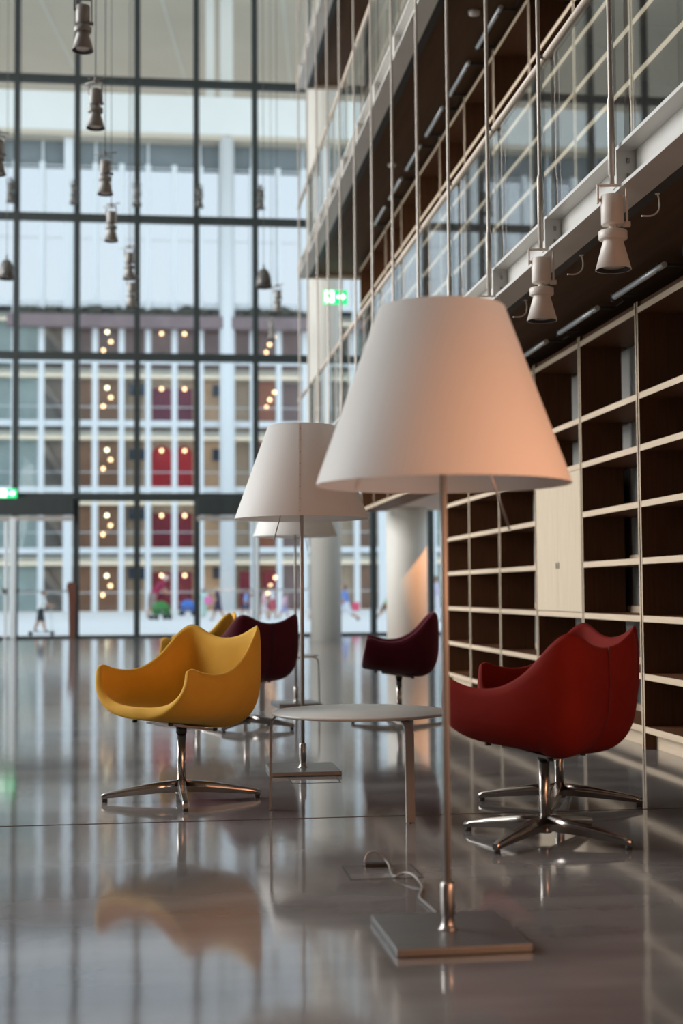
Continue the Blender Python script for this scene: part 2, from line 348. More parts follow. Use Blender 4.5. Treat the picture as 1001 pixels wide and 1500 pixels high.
rod_h = 12.0
rme = MB().lathe([(0.0115, 2.764), (0.0115, 2.80), (0.017, 2.805), (0.017, 3.14), (0.0115, 3.16), (0.0115, ZC)], 10).mesh('hanger_rod', M['rod'])
for k, y in enumerate(ROD_Y[2:]):
    o = link('hanger_rod', rme, None, (2.0, y, 0))
    tag(o, 'slim vertical steel rod hanging past the galleries, %s from the right' % ORD[k], 'rod', 'gallery hanger rods')

# balustrades: handrail and single glass panels
pme = MB().box(2.039, 2.051, 0.0, 1.175, 2.95, 3.79, 0, {'+y': 1, '+z': 1}).mesh('glass_panel', [M['balustrade'], M['glassedge']])
for lv in range(3):
    dz = 2.9 * lv
    nm = ('lower', 'middle', 'upper')[lv]
    b = thing('balustrade', 'clear glass balustrade with pale round handrail along the %s gallery' % nm, 'balustrade', (0, 0, dz), 0, 'gallery balustrades')
    MB().tube([(2.045, Y0, 3.80), (2.045, Y1, 3.80)], 0.024, 12).build('handrail', M['rail'], b)
    for y in ROD_Y[:-2]:
        if y + 0.13 + 1.175 < Y1: link('glass_panel', pme, b, (0, y + 0.13, 0))
    for y in ROD_Y[2:-2]: MB().tube([(2.012, y, 3.80), (2.03, y, 3.80)], 0.01, 6).build('rail_clip', M['satin'], b)

# ------------------------------------------------------------------ bookcases
SH = [0.136, 0.45, 0.796, 1.143, 1.486, 1.826, 2.142, 2.665]
BX0, BX1 = 2.87, 3.165
u_me = MB().box(BX0, BX1, 0, 0.018, 0, 2.70, 0, {'-x': 1}).mesh('upright', [M['walnut'], M['oak']])
s_me = MB().box(BX0 + 0.002, BX1 + 0.06, 0.0285, 1.1715, -0.037, 0, 0, {'-x': 1}).mesh('shelf', [M['walnut'], M['oak']])
l_me = MB().box(BX1 + 0.035, BX1 + 0.058, 0.03, 1.17, 0.0002, 0.045).mesh('back_lip', M['oak'])
p_me = MB().box(BX0 + 0.07, BX0 + 0.09, 0.0285, 1.1715, 0, 0.098).mesh('plinth', M['oak'])
f_me = MB().box(BX0 + 0.02, BX0 + 0.04, 0.0285, 1.1715, 2.666, 2.70).mesh('top_rail', M['walnut'])
us_me = MB().box(BX0, BX1, 0, 0.018, 2.105, 2.70, 0, {'-x': 1}).mesh('upright', [M['walnut'], M['oak']])
def bookcase(y0, z0, label, group, doors=False, short=False):
    b = thing('bookcase', label, 'bookcase', (0, y0, z0), 0, group)
    for y in (0.0105, 1.1715): link('upright', us_me if short else u_me, b, (0, y, 0))
    for i, z in enumerate(SH):
        if short and z < 2.1: continue
        if doors and z in (1.143, 1.486): continue
        s = link('shelf', s_me, b, (0, 0, z))
        if not short and i < 7: link('back_lip', l_me, s)
    link('top_rail', f_me, b)
    if not short: link('plinth', p_me, b)
    if doors:
        for (a, c, hy) in ((0.028, 0.5985, 0.572), (0.6015, 1.172, 0.628)):
            d = bevel(MB().box(BX0 - 0.002, BX0 + 0.018, a, c, 0.80, 1.785).build('door', M['oakdoor'], b), 0.002)
            mb = MB(); mb.lathe([(0.001, -0.016), (0.007, -0.012), (0.008, 0.0), (0.007, 0.012), (0.001, 0.016)], 10)
            mb.v = [(BX0 - 0.004 + v[0] * 0.5, hy + v[1], 1.13 + v[2] * 1.6) for v in mb.v]
            mb.build('handle', M['black'], d)
    return b
n1 = 0
for k in range(-3, 5 + 1):
    y0 = 8.30 + 1.2 * (k - 1) if False else 8.295 + 1.2 * (k - 1)
    if k < 0: lab = 'dark brown open bookcase bay at the right, before the frame, %s nearer one' % ORD[-k - 1]
    elif k == 0: lab = 'dark brown open bookcase at the right edge of the picture, floor level'
    elif k == 1: lab = 'open floor level bookcase just right of the cupboard doors, grey wall showing at its back'
    elif k == 2: lab = 'bookcase with two pale oak cupboard doors at mid height'
    else: lab = 'open floor level bookcase, %s bay left of the cupboard doors' % ORD[k - 3]
    if k < 0:
        lab = 'open floor level bookcase outside the right edge, %s bay from the picture' % ORD[-k - 1]
    bookcase(y0, 0, lab, 'floor level bookcases', doors=(k == 2))
for k in range(5):
    bookcase(14.31 + 1.2 * k, 0, 'short overhead bookcase bay above the passage, %s from the floor level shelves' % ORD[k], 'overhead bookcases', short=True)
for lv in (1, 2):
    for k in range(14):
        y0 = 3.495 + 1.2 * k
        bookcase(y0, 2.96 if lv == 1 else 5.86, 'dark brown bookcase bay behind the glass on the %s gallery, %s from the near end' % (('lower', 'middle')[lv - 1], ORD[k]),
                 ('lower', 'middle')[lv - 1] + ' gallery bookcases')
# tube lights along the tops of the bookcases
tl = MB(); tl.tube([(2.72, -0.92, 2.72), (2.72, -0.06, 2.72)], 0.017, 10)
tl_me = tl.mesh('tube', M['alu'])
br = MB(); br.box(2.715, 2.87, -0.03, 0.0, 2.735, 2.75).box(2.715, 2.73, -0.03, 0.0, 2.70, 2.735); br_me = br.mesh('bracket', M['black'])
cl = MB(); cl.tube([(2.80, 0.05, 2.742), (2.83, 0.09, 2.72), (2.84, 0.12, 2.735), (2.85, 0.30, 2.74)], 0.004, 6); cl_me = cl.mesh('cord', M['black'])
for lv in range(2):
    for k in range(-1, 11 if lv else 6):
        y = 8.30 + 1.2 * (k if lv == 0 else k - 2)
        t = thing('tube_light', 'slim aluminium tube light above the %s bookcases, %s from the right' % (('floor level', 'lower gallery')[lv], ORD[k + 1]), 'light',
                  (0, y, 2.93 * lv), 0, 'tube lights over the bookcases')
        link('tube', tl_me, t); link('bracket', br_me, t); link('bracket', br_me, t, (0, -0.8, 0)); link('cord', cl_me, t)
# smoke detectors on the soffit
for k, (x, y) in enumerate(((2.55, 11.2), (2.55, 15.4))):
    o = MB().lathe([(0.05, 0), (0.045, -0.03), (0.02, -0.04)], 16).build('smoke_detector', M['spotwhite'], None, (x, y, 5.70))
    tag(o, 'small round detector on the middle soffit, %s one' % ('nearer', 'farther')[k], 'detector', 'soffit detectors')

# ------------------------------------------------------------------ spotlights
def make_spot(name, label, m, loc, group, s=1.0, cross=False, cable=0.0, loop=False):
    t = thing(name, label, 'spotlight', loc, 0, group)
    mb = MB(); mb.lathe([(0.001, 0.335), (0.048, 0.335), (0.051, 0.331), (0.051, 0.206), (0.047, 0.201), (0.001, 0.201)], 28); mb.build('driver_can', m, t)
    MB().lathe([(0.018, 0.201), (0.018, 0.170)], 14).build('neck', m, t)
    mb = MB(); mb.lathe([(0.03, 0.175), (0.060, 0.175), (0.064, 0.171), (0.064, 0.139), (0.060, 0.135), (0.03, 0.135)], 28); mb.build('collar', m, t)
    mb = MB(); mb.lathe([(0.043, 0.136), (0.080, 0.0), (0.076, 0.0), (0.068, 0.026), (0.001, 0.030)], 32, ms=[0, 0, 1, 1], cap=False)
    h = mb.build('reflector_cone', [m, M['black']], t)
    MB().lathe([(0.001, 0.0), (0.05, 0.0), (0.05, 0.008), (0.001, 0.008)], 24).build('lens', M['lens'], h, (0, 0, 0.012))
    # square yoke
    mb = MB(); side = (0, 1, 0)
    for (x0, x1, z0, z1) in ((0.060, 0.068, 0.20, 0.385), (-0.068, -0.060, 0.30, 0.385), (-0.060, 0.060, 0.377, 0.385)): mb.box(x0, x1, -0.009, 0.009, z0, z1)
    mb.tube([(0.045, 0, 0.205), (0.078, 0, 0.205)], 0.014, 10); mb.tube([(-0.048, 0, 0.315), (-0.068, 0, 0.315)], 0.008, 8); mb.build('yoke', m, t)
    if cross:
        mb = MB(); mb.tube([(-0.11, 0.0, 0.40), (0.11, 0.0, 0.425)], 0.006, 6); mb.tube([(0.0, -0.1, 0.40), (0.0, 0.1, 0.425)], 0.006, 6); mb.lathe([(0.012, 0.385), (0.012, 0.44)], 8); mb.build('cross_bar', m, t)
    if cable: MB().lathe([(0.004, 0.43), (0.004, cable)], 6).build('suspension_cable', M['black'], t)
    if loop:
        mb = MB(); mb.box(0.20, 0.26, 0.10, 0.17, 0.40, 0.44).tube([(0.23, 0.13, 0.40), (0.23, 0.13, 0.375)], 0.012, 8)
        mb.build('junction_box', m, t)
        MB().tube(cat([(0.23, 0.13, 0.378), (0.238, 0.13, 0.34), (0.232, 0.12, 0.30), (0.20, 0.11, 0.272), (0.15, 0.10, 0.268)], 4), 0.004, 6).build('flex', m, t)
    return t
WORDS = ['nearest, at the right edge of the picture', 'next to nearest, above the big lampshade', 'third from the right, behind the big lampshade']
s0 = None
for k, y in enumerate(ROD_Y[2:11]):
    lab = 'white spotlight hanging under the lower gallery rod, ' + (WORDS[k] if k < 3 else '%s from the right' % ORD[k])
    if s0 is None:
        s0 = make_spot('spotlight', lab, M['spotwhite'], (2.0, y, 2.376), 'white gallery spotlights', loop=True); s0.rotation_euler = (0, 0, math.radians(-8))
    else: dup(s0, (2.0, y, 2.376), math.radians(-8 + random.uniform(-4, 4)), lab)
PS = [(-0.57, 10.4, 5.10, 'topmost, cut by the upper edge of the picture'), (-0.555, 12.1, 5.08, 'second from the top, largest one fully in view'),
      (-0.55, 14.1, 5.07, 'third from the top, below the white outer beam'), (-0.556, 16.0, 5.07, 'in front of a dark transom'),
      (-0.40, 17.9, 5.06, 'small one beside the third mullion'), (-0.404, 19.6, 5.05, 'lowest of the left row'),
      (-1.56, 13.8, 5.15, 'at the left edge of the picture'), (1.75, 21.3, 5.35, 'right of the bell pendant'), (2.10, 27.0, 5.95, 'lowest and farthest right')]
p0 = None
for (x, y, z, w) in PS:
    lab = 'shaded pendant spotlight on a thin cable, ' + w; z -= 0.17
    if p0 is None: p0 = make_spot('pendant_spotlight', lab, M['spotshaded'], (x, y, z), 'pendant spotlights', cross=True, cable=9.85)
    else: dup(p0, (x, y, z), random.uniform(-0.6, 0.6), lab)
m0 = None
for k, j in enumerate((8, 9, 10, 11, 12)):
    lab = 'dark spotlight fixed to a facade mullion, %s from the left' % ORD[k]; loc = (MX[j] - 0.10 + 0.05 * k, FY - 0.24, 9.33)
    if m0 is None:
        m0 = make_spot('mullion_spotlight', lab, M['charcoal'], loc, 'spotlights on the facade mullions')
        MB().box(-0.02, 0.02, 0.0, 0.24, 0.387, 0.42).build('wall_arm', M['charcoal'], m0); m0.scale = (1.3, 1.0, 1.3)
    else: dup(m0, loc, None, lab)
# bell pendants
def bell(loc, label):
    t = thing('bell_pendant', label, 'pendant lamp', loc, 0, 'bell pendants')
    MB().lathe([(0.018, 0.27), (0.05, 0.262), (0.085, 0.20), (0.107, 0.10), (0.122, 0.0), (0.116, 0.0), (0.10, 0.10), (0.075, 0.20), (0.001, 0.255)], 28, cap=False).build('bell_shade', M['charcoal'], t)
    MB().lathe([(0.001, 0.02), (0.035, 0.03), (0.04, 0.07), (0.02, 0.12), (0.001, 0.125)], 16).build('bulb', M['lens'], t)
    MB().lathe([(0.014, 0.265), (0.014, 0.33), (0.004, 0.34), (0.004, ZC - loc[2])], 8).build('stem', M['charcoal'], t)
bell((-2.13, 20.0, 5.32), 'black bell shaped pendant at the left edge of the picture')
bell((1.45, 20.0, 5.27), 'black bell shaped pendant in front of the mullion right of centre')

# ------------------------------------------------------------------ exit signs
def exit_sign(loc, label, w=0.36, h=0.22, hang=0.0):
    t = thing('exit_sign', label, 'sign', loc, 0, 'exit signs')
    bevel(MB().box(-w / 2, w / 2, -0.02, 0.03, 0, h).build('housing', M['green'], t), 0.008)
    y0, y1 = -0.026, -0.021
    def pr(poly): return MB().prism(poly, lambda p: (p[0] * w / 2, y0, p[1] * h), lambda p: (p[0] * w / 2, y1, p[1] * h))
    # door opening, running figure, arrow
    pr([(-0.88, 0.12), (-0.12, 0.12), (-0.12, 0.90), (-0.88, 0.90)]).build('door_symbol', M['signwhite'], t)
    y0, y1 = -0.031, -0.027
    mb = MB()
    for poly in ([(-0.48, .74), (-0.40, .74), (-0.40, .84), (-0.48, .84)], [(-0.56, .70), (-0.42, .72), (-0.42, .48), (-0.54, .46)],
                 [(-0.54, .48), (-0.44, .48), (-0.30, .34), (-0.34, .20), (-0.40, .22), (-0.38, .34)], [(-0.54, .48), (-0.48, .44), (-0.62, .20), (-0.74, .20), (-0.74, .26), (-0.64, .28)],
                 [(-0.44, .68), (-0.30, .56), (-0.24, .60), (-0.28, .50), (-0.34, .48), (-0.44, .58)]):
        mb.prism(poly, lambda p: (p[0] * w / 2, y0, p[1] * h), lambda p: (p[0] * w / 2, y1, p[1] * h))
    mb.build('running_figure', M['green'], t)
    y0, y1 = -0.026, -0.021
    pr([(0.12, 0.42), (0.46, 0.42), (0.46, 0.20), (0.86, 0.51), (0.46, 0.82), (0.46, 0.60), (0.12, 0.60)]).build('arrow', M['signwhite'], t)
    if hang:
        for s in (-1, 1): MB().lathe([(0.006, h), (0.006, h + hang)], 6, (s * 0.12, 0)).build('hanger', M['alu'], t)
exit_sign((2.60, 21.03, 5.26), 'green lit exit sign hanging beyond the end of the middle gallery', hang=0.165)
MB_s = None
exit_sign((-3.23, FY - 0.20, 2.98), 'green lit exit sign above the entrance door at the left', w=0.38, h=0.20)

# ------------------------------------------------------------------ floor lamps
def lamp(x, y, zb, label, seam_ang, dim_ang, plate_rz=0.0, rivets=True):
    t = thing('floor_lamp', label, 'floor lamp', (x, y, 0), 0, 'floor lamps')
    b = bevel(MB().box(-0.183, 0.183, -0.205, 0.205, 0.0, 0.022).build('base_plate', M['baseplate'], t), 0.003)
    b.rotation_euler = (0, 0, plate_rz)
    mb = MB(); mb.lathe([(0.030, 0.022), (0.022, 0.026), (0.017, 0.04), (0.017, 0.058), (0.0195, 0.060), (0.0195, 0.145), (0.016, 0.15), (0.011, 0.15)], 20); mb.build('socket', M['satin'], t)
    MB().lathe([(0.0105, 0.15), (0.0105, zb + 0.44)], 16).build('pole', M['tubegrey'], t)
    rb, rt, h = 0.36, 0.179, 0.50
    n = 96; mb = MB()
    mb.lathe([(rb, zb), (rt, zb + h), (rt - 0.0025, zb + h), (rb - 0.0025, zb), (rb, zb)], n, cap=False)
    sh = mb.build('lamp_shade', M['shade'], t)
    # overlapping seam of the sheet with its row of snap studs
    ca, sa = math.cos(seam_ang), math.sin(seam_ang)
    mb = MB(); st = []
    for i in range(9):
        q = 0.02 + 0.96 * i / 8; st.append(((rb + (rt - rb) * q + 0.0012) * ca, (rb + (rt - rb) * q + 0.0012) * sa, zb + h * q))
    nrm = Vector((ca * h, sa * h, rb - rt)).normalized()
    mb.strip(st, (-sa, ca, 0), [nrm] * 9, 0.012, 0.0012); mb.build('seam', M['shade'], sh)
    if rivets:
        stm = MB().tube([(0, 0, -0.001), (0, 0, 0.002)], 0.003, 8).mesh('stud', M['satin'])
        for i in range(8):
            q = 0.05 + 0.88 * i / 7; r = rb + (rt - rb) * q + 0.002
            s = link('stud', stm, sh, (r * ca, r * sa, zb + h * q)); s.rotation_euler = nrm.to_track_quat('Z', 'Y').to_euler()
    # frame inside: three spokes to the top ring, bulb and holder
    mb = MB()
    for k in range(3):
        a = seam_ang + 0.5 + k * 2 * PI / 3; mb.tube([(0.01 * math.cos(a), 0.01 * math.sin(a), zb + 0.43), ((rt - 0.004) * math.cos(a), (rt - 0.004) * math.sin(a), zb + h - 0.012)], 0.0025, 6)
    mb.build('spoke', M['satin'], t)
    mb = MB(); mb.lathe([(0.020, zb + 0.20), (0.020, zb + 0.27), (0.013, zb + 0.28)], 14, (0.03, 0)); mb.build('bulb_holder', M['tubegrey'], t)
    mb = MB(); mb.lathe([(0.012, zb + 0.27), (0.03, zb + 0.31), (0.032, zb + 0.34), (0.02, zb + 0.37), (0.001, zb + 0.38)], 16, (0.03, 0)); mb.build('bulb', M['lens'], t)
    a = dim_ang
    MB().tube([(0.06 * math.cos(a), 0.06 * math.sin(a), zb + 0.25), (0.185 * math.cos(a), 0.185 * math.sin(a), zb - 0.13)], 0.0032, 8).build('dimmer_rod', M['satin'], t)
    return t
lamp(0.788, 3.926, 1.252, 'large white cone floor lamp nearest the camera, on a square steel base', 2.2, math.radians(-8), 0.02, True)
lamp(0.749, 7.602, 1.345, 'white cone floor lamp in the middle, its studded seam facing the camera', math.radians(-97), math.radians(-150), 0.0)
lamp(1.136, 12.086, 1.425, 'farthest white cone floor lamp, mostly hidden behind the middle one', math.radians(60), math.radians(-60), 0.1)

# lamp flex and floor boxes
o = MB().tube(cat([(0.70, 4.945, 0.016), (0.715, 4.95, 0.045), (0.745, 4.94, 0.05), (0.775, 4.90, 0.02), (0.77, 4.80, 0.006), (0.775, 4.74, 0.006), (0.80, 4.73, 0.018), (0.825, 4.68, 0.02), (0.835, 4.58, 0.006),
                   (0.81, 4.47, 0.006), (0.795, 4.40, 0.006), (0.80, 4.30, 0.006), (0.805, 4.20, 0.006), (0.80, 4.137, 0.010)]), 0.0045, 8).build('lamp_flex', M['cable'])
tag(o, 'thin grey flex curling over the floor from the floor box to the front lamp', 'cable')
def floor_box(x0, x1, y0, y1, label):
    t = thing('floor_box', label, 'floor box', ((x0 + x1) / 2, (y0 + y1) / 2, 0), 0, 'floor boxes'); a, b = (x1 - x0) / 2, (y1 - y0) / 2
    MB().box(-a + 0.006, a - 0.006, -b + 0.006, b - 0.006, 0.0, 0.0012).build('lid', M['floor'], t)
    for q in ((-a, a, b - 0.006, b), (-a, a, -b, -b + 0.003), (-a, -a + 0.006, -b + 0.003, b - 0.006), (a - 0.006, a, -b + 0.003, b - 0.006)):
        MB().box(*q, 0.0, 0.0014).build('frame_strip', M['subfloor'], t)
    return t, a, b
t, a, b = floor_box(0.622, 0.869, 4.735, 4.975, 'square floor box set in the marble beside the front lamp flex')
bevel(MB().box(-0.045, 0.045, b - 0.045, b - 0.012, 0.0012, 0.014).build('cable_outlet', M['black'], t), 0.002)
floor_box(0.645, 0.895, 7.13, 7.36, 'square floor box beside the base of the middle lamp')

# ------------------------------------------------------------------ coffee tables
def table(x, y, angs, r, z, label):
    t = thing('coffee_table', label, 'coffee table', (x, y, 0), 0, 'round coffee tables')
    MB().lathe([(0.001, z - 0.013), (r - 0.006, z - 0.013), (r, z - 0.008), (r, z - 0.003), (r - 0.003, z), (0.001, z)], 72, cap=False).build('table_top', M['tabletop'], t)
    for a in angs:
        a = math.radians(a); d = Vector((math.cos(a), math.sin(a), 0)); sd = (-math.sin(a), math.cos(a), 0); pts = []; nr = []
        R = 0.05; ro = r + 0.005; zt = z - 0.0165
        pts.append(d * 0.10 + Vector((0, 0, zt))); nr.append((0, 0, 1))
        for k in range(9):
            q = PI / 2 * k / 8; pts.append(d * (ro - R + R * math.sin(q)) + Vector((0, 0, zt - R + R * math.cos(q)))); nr.append(d * math.sin(q) + Vector((0, 0, math.cos(q))))
        pts.append(d * (ro + 0.004) + Vector((0, 0, 0.004))); nr.append(d)
        l = MB().strip(pts, sd, nr, 0.042, 0.008).build('leg', M['tubegrey'], t)
        MB().box(-0.004, 0.004, -0.004, 0.004, 0, 0.004).build('glide', M['rubber'], l, tuple(d * (ro + 0.004)))
    return t
table(0.865, 6.21, (168, 293, 47), 0.388, 0.432, 'low round table with pale grey top between the yellow and red chairs')
table(0.90, 11.75, (-12, 255, 120), 0.388, 0.432, 'low round table farther back behind the burgundy chair')

# ------------------------------------------------------------------ tub chairs
RIM = [(0.0, .255, .742), (.10, .259, .757), (.19, .258, .795), (.233, .243, .806), (.262, .20, .765), (.284, .115, .665), (.296, .02, .607), (.302, -.07, .594), (.305, -.15, .606), (.306, -.205, .625), (.303, -.236, .612)]
def crom(P, u):
    n = len(P) - 1; f = max(0, min(u * n, n - 1e-6)); i = int(f); t = f - i
    a = P[i - 1] if i else (-P[1][0], P[1][1], P[1][2]); b = P[i]; c = P[i + 1]; d = P[i + 2] if i + 2 <= n else P[n]
    return [0.5 * ((2 * b[j]) + (c[j] - a[j]) * t + (2 * a[j] - 5 * b[j] + 4 * c[j] - d[j]) * t * t + (3 * b[j] - a[j] - 3 * c[j] + d[j]) * t ** 3) for j in range(3)]
def zs(y): return 0.400 - 0.16 * y
def shell_mesh(fab, name):
    NS, NV = 28, 14
    cols = []
    for i in range(-NS, NS + 1):
        u = abs(i) / NS; x, y, z = crom(RIM, u); x = math.copysign(x, i) if i else 0.0
        yc = 0.03 if u < 0.42 else 0.03 + (-0.275 - 0.03) * ((u - 0.42) / 0.58) ** 0.9
        nexp = 4.6 - 1.9 * max(0, (u - 0.78) / 0.22) ** 1.3 - 1.3 * max(0, 1 - u / 0.28)
        c0 = Vector((0, yc, zs(yc)))
        row = []
        for k in range(NV + 1):
            v = k / NV; a = v * PI / 2; h = math.sin(a) ** (2 / nexp); w = 1 - max(0.0, math.cos(a)) ** (2 / nexp)
            yq = yc + (y - yc) * h; zq = zs(yq if u < 0.42 else yc); row.append(Vector((x * h, yq, zq + (z - zq) * w)))
        cols.append(row)
    nC, nR = len(cols), NV + 1
    def normal(i, k):
        a = cols[min(i + 1, nC - 1)][k] - cols[max(i - 1, 0)][k]; b = cols[i][min(k + 1, NV)] - cols[i][max(k - 1, 0)]
        n = a.cross(b)
        if n.length < 1e-9: return Vector((0, 0, -1))
        n.normalize()
        ref = Vector((cols[i][k].x, cols[i][k].y - 0.0, -0.35 + 0.3 * k / NV))
        if n.dot(ref) < 0: n = -n
        return n
    bm = bmesh.new(); inn = []; out = []
    outp = []
    for i in range(nC):
        ri, ro, rp = [], [], []
        for k in range(nR):
            p = cols[i][k]; n = normal(i, max(k, 1)) if k == 0 else normal(i, k)
            if k <= 1: n = Vector((n.x * 0.3 * k, n.y * 0.3 * k, -1)).normalized()
            t = 0.058 - 0.026 * (k / NV)
            q = p + n * t
            ri.append(bm.verts.new(p)); ro.append(bm.verts.new(q)); rp.append(q)
        inn.append(ri); out.append(ro); outp.append(rp)
    for i in range(nC - 1):
        for k in range(NV):
            bm.faces.new((inn[i][k], inn[i + 1][k], inn[i + 1][k + 1], inn[i][k + 1])); bm.faces.new((out[i][k], out[i][k + 1], out[i + 1][k + 1], out[i + 1][k]))
        bm.faces.new((inn[i][NV], inn[i + 1][NV], out[i + 1][NV], out[i][NV]))
    for i in (0, nC - 1):
        for k in range(NV): bm.faces.new((inn[i][k], inn[i][k + 1], out[i][k + 1], out[i][k]))
    bmesh.ops.remove_doubles(bm, verts=bm.verts, dist=0.0012)
    bmesh.ops.dissolve_degenerate(bm, edges=bm.edges, dist=0.0005)
    bmesh.ops.recalc_face_normals(bm, faces=bm.faces)
    # soften the rim edges
    me = bpy.data.meshes.new(name); bm.to_mesh(me); bm.free(); me.materials.append(fab)
    for p in me.polygons: p.use_smooth = True
    return me, outp[NS]
def chair(loc, fx, fy, base_deg, color, label):
    fab = M[color]
    t = thing('tub_chair', label, 'armchair', (loc[0], loc[1], 0), math.radians(base_deg), 'swivel tub chairs')
    yaw = math.atan2(fx, -fy) - math.radians(base_deg)        # shell faces local -Y
    if color not in SHELL: SHELL[color] = shell_mesh(fab, 'shell_' + color)
    me, sp = SHELL[color]
    s = link('seat_shell', me, t); s.rotation_euler = (0, 0, yaw)
    md = s.modifiers.new('round', 'SUBSURF'); md.levels = 1; md.render_levels = 1
    pts = [p + Vector((0, 0.0022 if p.z > 0.5 else 0.0005, 0)) for p in sp[4:]]
    MB().tube(pts, 0.0028, 6).build('back_seam', M[color + '_seam'], s)
    kb = MB().lathe([(0.012, 0.0), (0.012, 0.012)], 10).mesh('glide_knob', M['rubber'])
    for (kx, ky) in ((-.13, -.17), (.13, -.17), (.12, .10), (-.12, .10)): link('glide_knob', kb, s, (kx, ky, zs(ky) - 0.068))
    pl = MB().box(-0.10, 0.10, -0.13, 0.10, 0.0, 0.010); pm = pl.build('swivel_plate', M['tubegrey'], t, (0, 0, 0.332)); pm.rotation_euler = (math.radians(-9.0), 0, yaw)
    MB().lathe([(0.025, 0.305), (0.025, 0.336)], 18).build('swivel_collar', M['rubber'], t)
    MB().lathe([(0.021, 0.035), (0.021, 0.305)], 22).build('stem', M['chrome'], t)
    MB().lathe([(0.026, 0.028), (0.028, 0.034), (0.028, 0.072), (0.024, 0.078)], 22).build('hub', M['chrome'], t)
    for k in range(4):
        a = k * PI / 2
        l = link('leg', LEG, t); l.rotation_euler = (0, 0, a)
        link('foot', FOOT, l)
    return t
SHELL = {}
lg = MB()
prof = [(0.020, 0.038, 0.092, 0.022), (0.12, 0.034, 0.082, 0.020), (0.24, 0.026, 0.063, 0.017), (0.335, 0.018, 0.045, 0.014), (0.364, 0.014, 0.036, 0.012)]
st = len(lg.v)
for (x, z0, z1, w) in prof: lg.v += [(x, -w * 0.8, z0), (x, w * 0.8, z0), (x, w, (z0 + z1) / 2), (x, w * 0.7, z1), (x, -w * 0.7, z1), (x, -w, (z0 + z1) / 2)]
for i in range(len(prof) - 1):
    for k in range(6): lg.face((i * 6 + k, i * 6 + (k + 1) % 6, i * 6 + 6 + (k + 1) % 6, i * 6 + 6 + k), 0, k in (2, 4))
lg.face(range(6)); lg.face([24 + k for k in range(6)])
LEG = lg.mesh('leg', M['chrome'])
FOOT = MB().lathe([(0.012, 0.0), (0.013, 0.004), (0.013, 0.012), (0.008, 0.020)], 12, (0.35, 0)).mesh('foot', M['rubber'])
chair((0.094, 6.67), -0.78, -0.63, 2, 'yellow', 'mustard yellow tub chair in front on the left, on a steel star base')
chair((1.46, 5.37), -0.68, 0.73, 45, 'red', 'brick red tub chair nearest the camera, seen from behind')
chair((1.77, 6.26), -0.98, -0.20, -23, 'red', 'brick red tub chair half hidden behind the nearer red one')
chair((0.60, 10.10), -0.57, 0.82, -30, 'burgundy', 'dark burgundy tub chair behind the yellow one, its seamed back turned to us')
chair((1.744, 10.43), -0.985, 0.15, 5, 'burgundy', 'dark burgundy tub chair seen from the side in front of the short column')
chair((0.28, 11.0), -0.99, 0.13, 20, 'yellow', 'mustard yellow tub chair farther back, half hidden by the front one')

# ------------------------------------------------------------------ outdoors
struct(MB().box(-120, 120, FY + 0.16, 140, -0.25, -0.05).build('floor_plaza', M['plaza']), 'bright pale stone plaza outside the glass', 'plaza')

OY = 78.0
ob = thing('opposite_building', 'long glazed building with white fins across the plaza, red and brown rooms inside', 'building', (0, OY, 0))
M['fin'] = mat('white_fin', (0.80, 0.84, 0.87), 0.5, noise=((1, 1, 0.3), (0.84, 0.88, 0.91), 0.3, 0.7, 3))
M['beam'] = mat('white_roof_beam', (0.86, 0.87, 0.85), 0.6, noise=((0.4, 0.4, 0.4), (0.9, 0.91, 0.89), 0.3, 0.7, 3))
M['canopy'] = mat('beige_canopy_soffit', (0.66, 0.57, 0.45), 0.7, noise=((0.3, 0.3, 0.3), (0.70, 0.61, 0.49), 0.3, 0.7, 3))
M['cream'] = mat('cream_gallery_front', (0.72, 0.70, 0.60), 0.6, noise=((1, 1, 1), (0.76, 0.74, 0.64), 0.3, 0.7, 3))
M['slate'] = mat('slate_grey_recess', (0.20, 0.235, 0.25), 0.6, noise=((1, 1, 1), (0.23, 0.265, 0.28), 0.3, 0.7, 3))
def flat(n, c): 
    return mat(n, c, 0.6, noise=((1.3, 1.3, 0.8), tuple(min(1, q * 1.25) for q in c), 0.3, 0.7, 4))
M['brown'] = flat('brown_wood_wall', (0.20, 0.115, 0.075)); M['stair'] = flat('grey_stair_wall', (0.20, 0.185, 0.17)); M['beige'] = flat('beige_wall', (0.46, 0.37, 0.28))
M['wood'] = flat('warm_wood_wall', (0.52, 0.36, 0.23)); M['teal'] = flat('pale_teal_panel', (0.33, 0.43, 0.44)); M['plum'] = flat('plum_grey_wall', (0.22, 0.165, 0.175))
M['redbrown'] = flat('red_brown_wall', (0.27, 0.11, 0.075)); M['crimson'] = flat('crimson_panel', (0.36, 0.018, 0.03)); M['wine'] = flat('wine_panel', (0.17, 0.016, 0.035))
M['purple'] = flat('purple_panel', (0.14, 0.022, 0.06)); M['screenblue'] = mat('dark_blue_screen', (0.012, 0.025, 0.05), 0.3, noise=((3, 3, 3), (0.02, 0.04, 0.07), 0.3, 0.7, 2))
M['silhouette_clump'] = mat('dark_silhouette', (0.05, 0.055, 0.045), 0.8, noise=((4, 4, 4), (0.10, 0.095, 0.08), 0.3, 0.7, 4))
FX0, FP, NF = -37.88, 1.43, 58
FZ = [-0.05, 3.24, 6.55, 10.16, 13.6, 16.7]
fin_me = MB().box(-0.15, 0.15, -0.25, 0.12, -0.05, 24.45).mesh('fin', M['fin'])
for k in range(NF + 1): link('fin', fin_me, ob, (FX0 + FP * k, 0, 0))
for x in (3.59, 3.59 + 17.16, 3.59 - 17.16, 3.59 - 34.3): MB().lathe([(0.42, -0.05), (0.42, 25.9)], 20, (x, -0.6)).build('column', M['fin'], ob)
